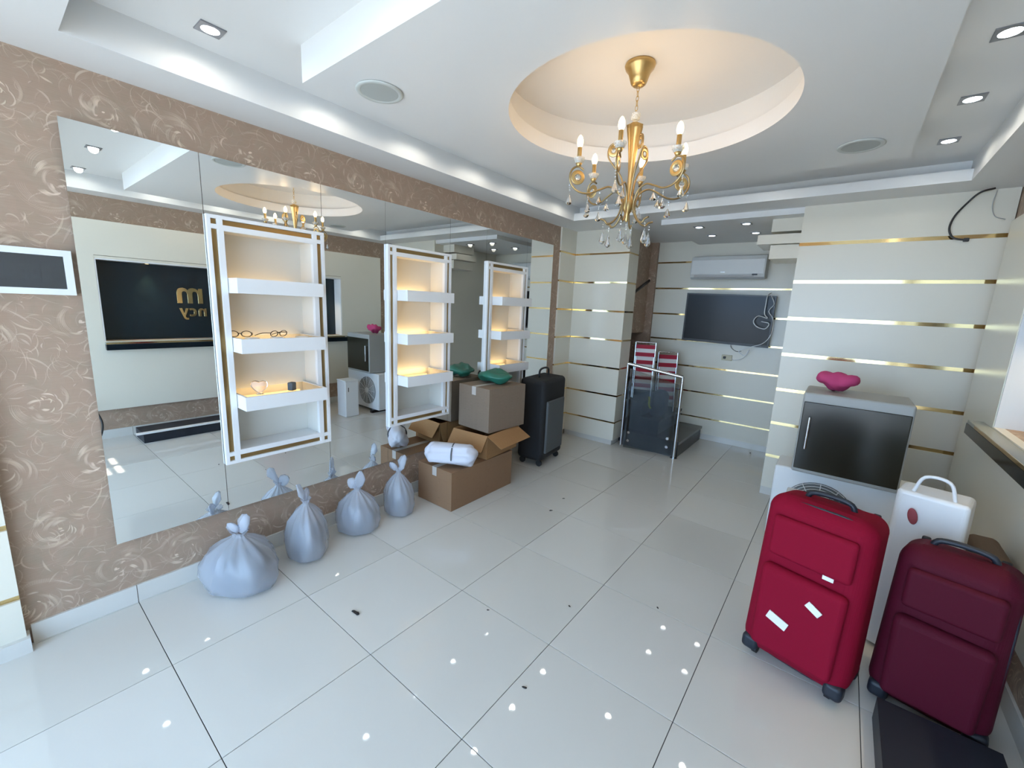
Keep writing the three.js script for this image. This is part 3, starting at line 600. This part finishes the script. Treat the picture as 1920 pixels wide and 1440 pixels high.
// ================================================================ BAGS AND BOXES ALONG THE MIRROR
const bagMat = phy({ color: lin(0.78, 0.81, 0.87), roughness: 0.25, transmission: 0.68, thickness: 0, ior: 1.4, side: THREE.DoubleSide });
function bag(x, d, w, h, turn, s, label, inner) {
  const t = thing('plastic_bag', label, 'plastic bag', [x, 0, d], turn, 'tied plastic bags along the mirror');
  const prof = [[0.001, 0.004], [0.36, 0.006], [0.47, 0.05], [0.5, 0.18], [0.47, 0.36], [0.37, 0.52], [0.22, 0.64], [0.10, 0.71], [0.065, 0.745], [0.10, 0.78], [0.12, 0.80]];
  const mk = (sc, cut) => {
    const g = lathe(prof.slice(0, cut).map(([r, y]) => [r * w * sc, y * h * (sc < 1 ? 0.96 : 1) + (sc < 1 ? 0.006 : 0)]), 40);
    const p = g.attributes.position;
    for (let i = 0; i < p.count; i++) {
      const px = p.getX(i), y = p.getY(i), pz = p.getZ(i), a = Math.atan2(pz, px), f = Math.min(1, y / (0.1 * h));
      const k = 1 + f * (0.07 * Math.sin(a * 3 + s) + 0.05 * Math.sin(a * 7 + s * 2 + y * 20) + (y > 0.45 * h ? 0.10 * Math.sin(a * 12 + s) : 0.02 * Math.sin(a * 12 + y * 40)));
      p.setX(i, px * k); p.setZ(i, pz * k * 0.8);
    }
    g.computeVertexNormals(); return g;
  };
  mesh('bag', mk(1, 11), bagMat, t);
  seed = Math.round(s * 1000);
  for (let k = 0; k < 5; k++) {                    // folded clothes and packets pressing against the film
    const a = k * 1.256 + s, R = w * 0.2, g = lump(new THREE.SphereGeometry(w * rr(0.15, 0.21), 16, 12).scale(1, rr(0.7, 1.1), 0.8).translate(Math.cos(a) * R, h * rr(0.2, 0.36), Math.sin(a) * R * 0.8), 0.008, 30, s + k);
    const c = std(new THREE.Color(inner).lerp(k % 2 ? lin(0.35, 0.36, 0.4) : lin(0.03, 0.05, 0.08), rr(0.1, 0.6)), 0.8);
    mesh('contents', g, c, t);
  }
  for (const q of [-1, 1]) {                       // crumpled handle ears above the knot
    const ear = lathe([[0.012, 0], [0.03, 0.06 * h], [0.036, 0.13 * h], [0.026, 0.20 * h], [0.004, 0.235 * h]], 14);
    ear.scale(1, 1, 0.4); lump(ear, 0.006, 50, s + q); ear.scale(1, q > 0 ? 1.25 : 0.8, 1); ear.rotateX(0.35 * Math.sin(s * 3 + q)); ear.rotateZ(-q * (q > 0 ? 0.12 : 0.75)); ear.translate(q * 0.012, 0.76 * h, 0);
    mesh('handle', ear, bagMat, t);
  }
}
bag(0.205, 0.42, 0.44, 0.40, 0.3, 1.0, 'widest tied white plastic bag with dark contents, at the end of the row', lin(0.05, 0.07, 0.09));
bag(0.20, 0.80, 0.32, 0.47, -0.4, 2.3, 'white plastic bag with tall knotted handles beside the widest bag', lin(0.12, 0.11, 0.13));
bag(0.18, 1.17, 0.30, 0.42, 0.8, 3.9, 'rounded white plastic bag, third in the row from the fuse box', lin(0.30, 0.31, 0.34));
bag(0.18, 1.52, 0.26, 0.45, 0.1, 5.2, 'narrow white plastic bag beside the cardboard boxes', lin(0.16, 0.17, 0.19));
function carton(x, y, d, w, h, L, turn, m, label, flaps) {
  const t = thing('cardboard_box', label, 'cardboard box', [x, y, d], turn, 'cardboard boxes against the mirror');
  const T = 0.005, B = (...a) => bx(...a);
  mesh('carton', join(B(-w / 2, w / 2, 0.001, T, -L / 2, L / 2), B(-w / 2, -w / 2 + T, T, h, -L / 2, L / 2), B(w / 2 - T, w / 2, T, h, -L / 2, L / 2), B(-w / 2 + T, w / 2 - T, T, h, -L / 2, -L / 2 + T), B(-w / 2 + T, w / 2 - T, T, h, L / 2 - T, L / 2)), m, t);
  const flap = (g, px, pz, rx, rz) => { const o = mesh('flap', g, m, t); o.position.set(px, h, pz); o.rotation.set(rx, 0, rz); };
  const fx = w / 2 - 0.002;
  if (flaps) {
    flap(bx(0, fx * 0.9, -0.004, 0, -L / 2, L / 2), w / 2, 0, 0, flaps); flap(bx(-fx * 0.9, 0, -0.004, 0, -L / 2, L / 2), -w / 2, 0, 0, 1.25);
    flap(bx(-w / 2, w / 2, -0.004, 0, -fx * 0.8, 0), 0, L / 2, 0.95, 0); flap(bx(-w / 2, w / 2, -0.004, 0, 0, fx * 0.8), 0, -L / 2, -0.7, 0);
  } else {
    flap(bx(-fx, 0, 0, 0.004, -L / 2, L / 2), w / 2, 0, 0, 0); flap(bx(0, fx, 0, 0.004, -L / 2, L / 2), -w / 2, 0, 0, 0);
    mesh('tape', join(bx(-0.025, 0.025, h + 0.0045, h + 0.005, -L / 2, L / 2), bx(-0.025, 0.025, h - 0.07, h + 0.004, -L / 2 - 0.0012, -L / 2 - 0.0005)), M.tape, t);
  }
}
carton(0.275, 0, 2.18, 0.40, 0.32, 0.76, 0, M.card, 'long brown cardboard box on the floor under the other boxes', 0);
carton(0.27, 0.326, 2.42, 0.38, 0.21, 0.46, 0.08, M.cardLight, 'light brown open cardboard box in the middle of the stack', -0.5);
carton(0.265, 0.541, 2.50, 0.385, 0.38, 0.47, -0.06, M.cardGrey, 'grey brown cardboard box on top of the stack', 0);
{
  const g = new THREE.CapsuleGeometry(0.08, 0.27, 10, 30), p = g.attributes.position;
  for (let i = 0; i < p.count; i++) { const y = p.getY(i), a = Math.atan2(p.getZ(i), p.getX(i)), k = 1 + 0.10 * Math.sin(a * 3 + y * 9) + 0.06 * Math.sin(a * 8 - y * 24) - 0.5 * y; p.setX(i, p.getX(i) * k); p.setZ(i, p.getZ(i) * k); }
  g.computeVertexNormals();
  const t = thing('rolled_bundle', 'white rolled bundle lying on the long cardboard box', 'bundle', [0.36, 0.432, 1.90], 0.55);
  mesh('bundle', lump(g.rotateZ(Math.PI / 2), 0.006, 46, 2), std(lin(0.62, 0.62, 0.68), 0.5), t);
  mesh('tie', new THREE.TorusGeometry(0.083, 0.006, 6, 26).rotateY(Math.PI / 2).translate(0.02, 0, 0), M.greyCloth, t);
}
solo('green_bag', lump(new THREE.SphereGeometry(0.14, 28, 18).scale(1.2, 0.35, 1).translate(0.25, 0.992, -2.55), 0.012, 30, 4), std(lin(0.02, 0.16, 0.11), 0.35), 'crumpled green plastic bag on the top cardboard box', 'bag');
{
  const t = thing('black_suitcase', 'tall black fabric suitcase standing between the boxes and the pier', 'suitcase', [0.30, 0, 3.28], 0.1);
  mesh('body', lump(rb(0.30, 0.86, 0.50, 0.05, 5).translate(0, 0.49, 0), 0.006, 12, 1), M.blackCloth, t);
  mesh('pocket', rb(0.03, 0.55, 0.38, 0.014, 3).translate(0.155, 0.42, 0), M.greyCloth, t);
  mesh('handle', tube([new THREE.Vector3(0, 0.90, -0.10), new THREE.Vector3(0, 0.99, -0.09), new THREE.Vector3(0, 0.99, 0.09), new THREE.Vector3(0, 0.90, 0.10)], 0.011, 24, 8), M.black, t);
  for (const x of [-0.1, 0.1]) for (const z of [-0.19, 0.19]) mesh('wheel', new THREE.CylinderGeometry(0.032, 0.032, 0.02, 18).rotateX(Math.PI / 2).translate(x, 0.033, z), M.rubber, t);
}

// ================================================================ LUGGAGE AND APPLIANCES ON THE RIGHT
function suitcase(name, label, pos, turn, [w, h, L], m, tags, tilt = 0) {
  const t = thing(name, label, 'suitcase', pos, turn);
  const s = new THREE.Group(); s.name = 'case'; s.rotation.x = tilt; t.add(s);
  mesh('body', lump(rb(w, h, L, 0.075, 6).translate(0, h / 2 + 0.035, 0), 0.007, 13, 1.4), m, s);
  mesh('front_pocket', lump(rb(w * 0.82, h * 0.52, 0.06, 0.028, 4).translate(0, h * 0.34 + 0.035, L / 2 + 0.012), 0.004, 16, 2.2), m, s);
  mesh('upper_pocket', rb(w * 0.78, h * 0.24, 0.04, 0.019, 4).translate(0, h * 0.78 + 0.035, L / 2 + 0.008), m, s);
  const pipe = (z) => tube([[-1, -1], [1, -1], [1, 1], [-1, 1]].flatMap(([a, b]) => [new THREE.Vector3(a * (w / 2 - 0.03 * 1.1), h / 2 + 0.035 + b * (h / 2 - 0.008), z), new THREE.Vector3(a * (w / 2 - 0.004), h / 2 + 0.035 + b * (h / 2 - 0.05), z)]).sort(() => 0), 0.006, 80, 6, true);
  const ringPts = []; for (let k = 0; k < 40; k++) { const a = k / 40 * 2 * Math.PI, c = Math.cos(a), q = Math.sin(a), e = 0.42; ringPts.push([Math.sign(c) * Math.pow(Math.abs(c), e) * (w / 2 - 0.012), Math.sign(q) * Math.pow(Math.abs(q), e) * (h / 2 - 0.012)]); }
  for (const z of [L / 2 - 0.045, -L / 2 + 0.06]) mesh('zip_piping', tube(ringPts.map(([x, y]) => new THREE.Vector3(x * 1.02, y * 1.012 + h / 2 + 0.035, z)), 0.006, 120, 6, true), M.navy, s);
  mesh('handle', tube([new THREE.Vector3(-0.09, h + 0.03, 0), new THREE.Vector3(-0.075, h + 0.06, 0), new THREE.Vector3(0.075, h + 0.06, 0), new THREE.Vector3(0.09, h + 0.03, 0)], 0.012, 20, 8), M.navy, s);
  mesh('back_rail', join(rb(0.03, h * 0.96, 0.02, 0.008, 2).translate(-w / 2 + 0.06, h / 2 + 0.03, -L / 2 - 0.008), rb(0.03, h * 0.96, 0.02, 0.008, 2).translate(w / 2 - 0.06, h / 2 + 0.03, -L / 2 - 0.008)), M.navy, s);
  for (const x of [-1, 1]) for (const z of [-1, 1]) {
    mesh('corner_guard', rb(0.07, 0.07, 0.07, 0.02, 3).translate(x * (w / 2 - 0.032), 0.062, z * (L / 2 - 0.032)), M.navy, s);
    mesh('wheel', new THREE.CylinderGeometry(0.026, 0.026, 0.02, 16).rotateZ(Math.PI / 2).translate(x * (w / 2 - 0.05), 0.027, z * (L / 2 - 0.05)), M.rubber, s);
  }
  for (const [x, y, a, b, r, z] of tags) mesh('tag', rb(a, b, 0.006, 0.002, 1).rotateZ(r).translate(x, y, L / 2 + z), M.white, s);
  return t;
}
suitcase('red_suitcase', 'large red fabric suitcase with white tags and dark corner guards', [2.765, 0, 1.88], -0.25, [0.40, 0.78, 0.28], M.red, [[-0.06, 0.27, 0.085, 0.04, -0.3, 0.046], [0.06, 0.40, 0.06, 0.03, -0.5, 0.046], [0.08, 0.56, 0.04, 0.045, 0, 0.02]], -0.06);
suitcase('wine_suitcase', 'wine red suitcase beside the larger red one at the right wall', [3.215, 0, 1.96], -0.2, [0.35, 0.70, 0.24], M.wine, []);
// ---- outdoor unit with an oven-like box on top
{
  const t = thing('outdoor_unit', 'white air conditioner outdoor unit with round fan grille on the floor', 'outdoor unit', [2.86, 0, 3.28]);
  mesh('body', rb(0.80, 0.54, 0.30, 0.015, 3).translate(0, 0.31, 0), M.whitePlastic, t);
  for (const x of [-0.28, 0.28]) mesh('foot', bx(x - 0.03, x + 0.03, 0, 0.041, -0.2, 0.2), M.black, t);
  mesh('fan_opening', new THREE.CylinderGeometry(0.205, 0.205, 0.01, 40).rotateX(Math.PI / 2).translate(-0.12, 0.31, 0.15), std(lin(0.16, 0.17, 0.17), 0.6), t);
  const gr = []; for (let r = 0.04; r < 0.21; r += 0.02) gr.push(new THREE.TorusGeometry(r, 0.0025, 5, 36).translate(-0.12, 0.31, 0.162));
  for (let k = 0; k < 6; k++) { const a = k * Math.PI / 6; gr.push(rod(new THREE.Vector3(-0.12 - Math.cos(a) * 0.205, 0.31 - Math.sin(a) * 0.205, 0.163), new THREE.Vector3(-0.12 + Math.cos(a) * 0.205, 0.31 + Math.sin(a) * 0.205, 0.163), 0.003, 5)); }
  mesh('grille', join(gr), M.whitePlastic, t);
  mesh('hub', new THREE.CylinderGeometry(0.04, 0.04, 0.012, 24).rotateX(Math.PI / 2).translate(-0.12, 0.31, 0.163), M.whitePlastic, t);
  const o = thing('dark_front_oven', 'grey box with a dark glass door standing on the outdoor unit', 'oven', [2.84, 0.583, 3.25]);
  mesh('body', rb(0.56, 0.56, 0.40, 0.015, 3).translate(0, 0.282, 0), std(lin(0.36, 0.36, 0.34), 0.45), o);
  mesh('door', rb(0.54, 0.47, 0.012, 0.006, 2).translate(0, 0.265, 0.202), std(lin(0.022, 0.021, 0.014), 0.2), o);
  mesh('handle', rod(new THREE.Vector3(-0.225, 0.40, 0.225), new THREE.Vector3(-0.225, 0.18, 0.225), 0.008), M.steel, o);
  solo('pink_cloth', lump(new THREE.SphereGeometry(0.1, 24, 16).scale(1.1, 0.55, 0.8).translate(2.72, 1.222, -3.25), 0.014, 34, 3), std(lin(0.50, 0.05, 0.16), 0.8), 'crumpled bright pink cloth on the box with the dark door', 'cloth');
  const w = thing('white_carton', 'white upright box standing beside the outdoor unit', 'box', [2.68, 0, 2.78]);
  mesh('body', rb(0.22, 0.50, 0.20, 0.012, 2).translate(0, 0.251, 0), M.white, w);
  mesh('lid', rb(0.225, 0.02, 0.205, 0.006, 2).translate(0, 0.51, 0), M.whitePlastic, w);
  mesh('vent_slot', bx(-0.1115, -0.109, 0.36, 0.42, -0.06, -0.05), M.black, w);
}
// ---- white bag and brown paper things behind the suitcases
{
  const t = thing('white_shopping_bag', 'white shopping bag with a red mark behind the wine suitcase', 'shopping bag', [3.16, 0.0, 2.33], -0.25);
  const g = rb(0.26, 0.86, 0.16, 0.03, 4).translate(0, 0.431, 0); mesh('bag', lump(g, 0.01, 16, 2), M.white, t);
  mesh('mark', new THREE.SphereGeometry(0.03, 16, 10).scale(0.6, 1.3, 0.12).rotateZ(0.2).translate(-0.05, 0.74, 0.088), std(lin(0.30, 0.05, 0.06), 0.6), t);
  mesh('handle', tube([new THREE.Vector3(-0.07, 0.85, 0.05), new THREE.Vector3(-0.04, 0.93, 0.05), new THREE.Vector3(0.04, 0.93, 0.05), new THREE.Vector3(0.07, 0.85, 0.05)], 0.008, 18, 6), M.white, t);
  solo('paper_bag', lump(rb(0.12, 0.62, 0.22, 0.03, 4).rotateX(0.12).translate(3.37, 0.335, -2.42), 0.01, 18, 3), std(lin(0.16, 0.10, 0.06), 0.8), 'brown paper bag leaning at the right wall under the sill', 'paper bag');
}
// ---- striped folded chairs on the stairs
const stripeTex = canvasTex(64, 256, (c, w, h) => { for (let k = 0; k < 12; k++) { c.fillStyle = k % 2 ? '#d8d4d2' : '#a11a34'; c.fillRect(0, k * 22, w, 22); } }, true, 1, 1);
const stripe = std('#ffffff', 0.7, { map: stripeTex });
[[0.815, 0.557, 4.74, -1.15, 0.70, 'striped red and white folded chair on the stairs closest to the pier'], [1.00, 0.372, 5.08, -1.0, 0.76, 'striped red and white folded chair on the stairs closest to the alcove wall']].forEach(([x, y, d, turn, H, label]) => {
  const t = thing('folded_chair', label, 'folding chair', [x, y, d], turn, 'striped folded chairs');
  for (const z of [-0.12, 0.12]) { mesh('frame_tube', tube([new THREE.Vector3(0.03, 0.012, z), new THREE.Vector3(-0.02, H * 0.5, z), new THREE.Vector3(-0.05, H, z)], 0.011, 12, 8), M.chrome, t); mesh('leg', rod(new THREE.Vector3(0.07, 0.012, z * 0.88), new THREE.Vector3(-0.005, H * 0.75, z * 0.88), 0.01), M.chrome, t); }
  mesh('cross_tube', rod(new THREE.Vector3(-0.05, H, -0.12), new THREE.Vector3(-0.05, H, 0.12), 0.011), M.chrome, t);
  const c = new THREE.BoxGeometry(0.012, H * 0.8, 0.22); c.rotateZ(0.085); c.translate(-0.012, H * 0.56, 0); mesh('fabric', c, stripe, t);
});
solo('stair_bag', lump(rb(0.18, 0.30, 0.24, 0.06, 4).translate(1.055, 0.535, -4.74), 0.008, 18, 2), M.blackCloth, 'lumpy black bag on the stairs in front of the striped chairs', 'bag');
solo('yellow_strap', tube([V(0.97, 0.62, 4.60), V(0.98, 0.57, 4.59), V(0.98, 0.52, 4.595), V(1.0, 0.48, 4.60)], 0.012, 16, 8), std(lin(0.55, 0.58, 0.05), 0.6), 'yellow strap end hanging down the black bag on the stairs', 'strap');
// ---- scraps on the floor
for (const [x, d, s] of [[0.91, 0.70, 0.026], [1.05, 2.37, 0.018], [1.01, 2.63, 0.014], [1.85, 0.93, 0.011], [1.74, 1.50, 0.008], [2.12, 1.82, 0.009], [1.42, 1.18, 0.008], [2.03, 5.28, 0.02]]) {
  const g = new THREE.IcosahedronGeometry(s, 1); g.scale(1, 0.12, 0.4); lump(g, s * 0.12, 120, x * 9); g.rotateY(x * 7); g.translate(x, s * 0.15, -d);
  solo('floor_scrap', g, M.black, s > 0.025 ? 'longest dark scrap of litter on the floor, near the plastic bags' : 'tiny dark scrap of litter on the pale floor tiles', 'litter', 'scraps on the floor');
}

renderer.render(scene, camera);
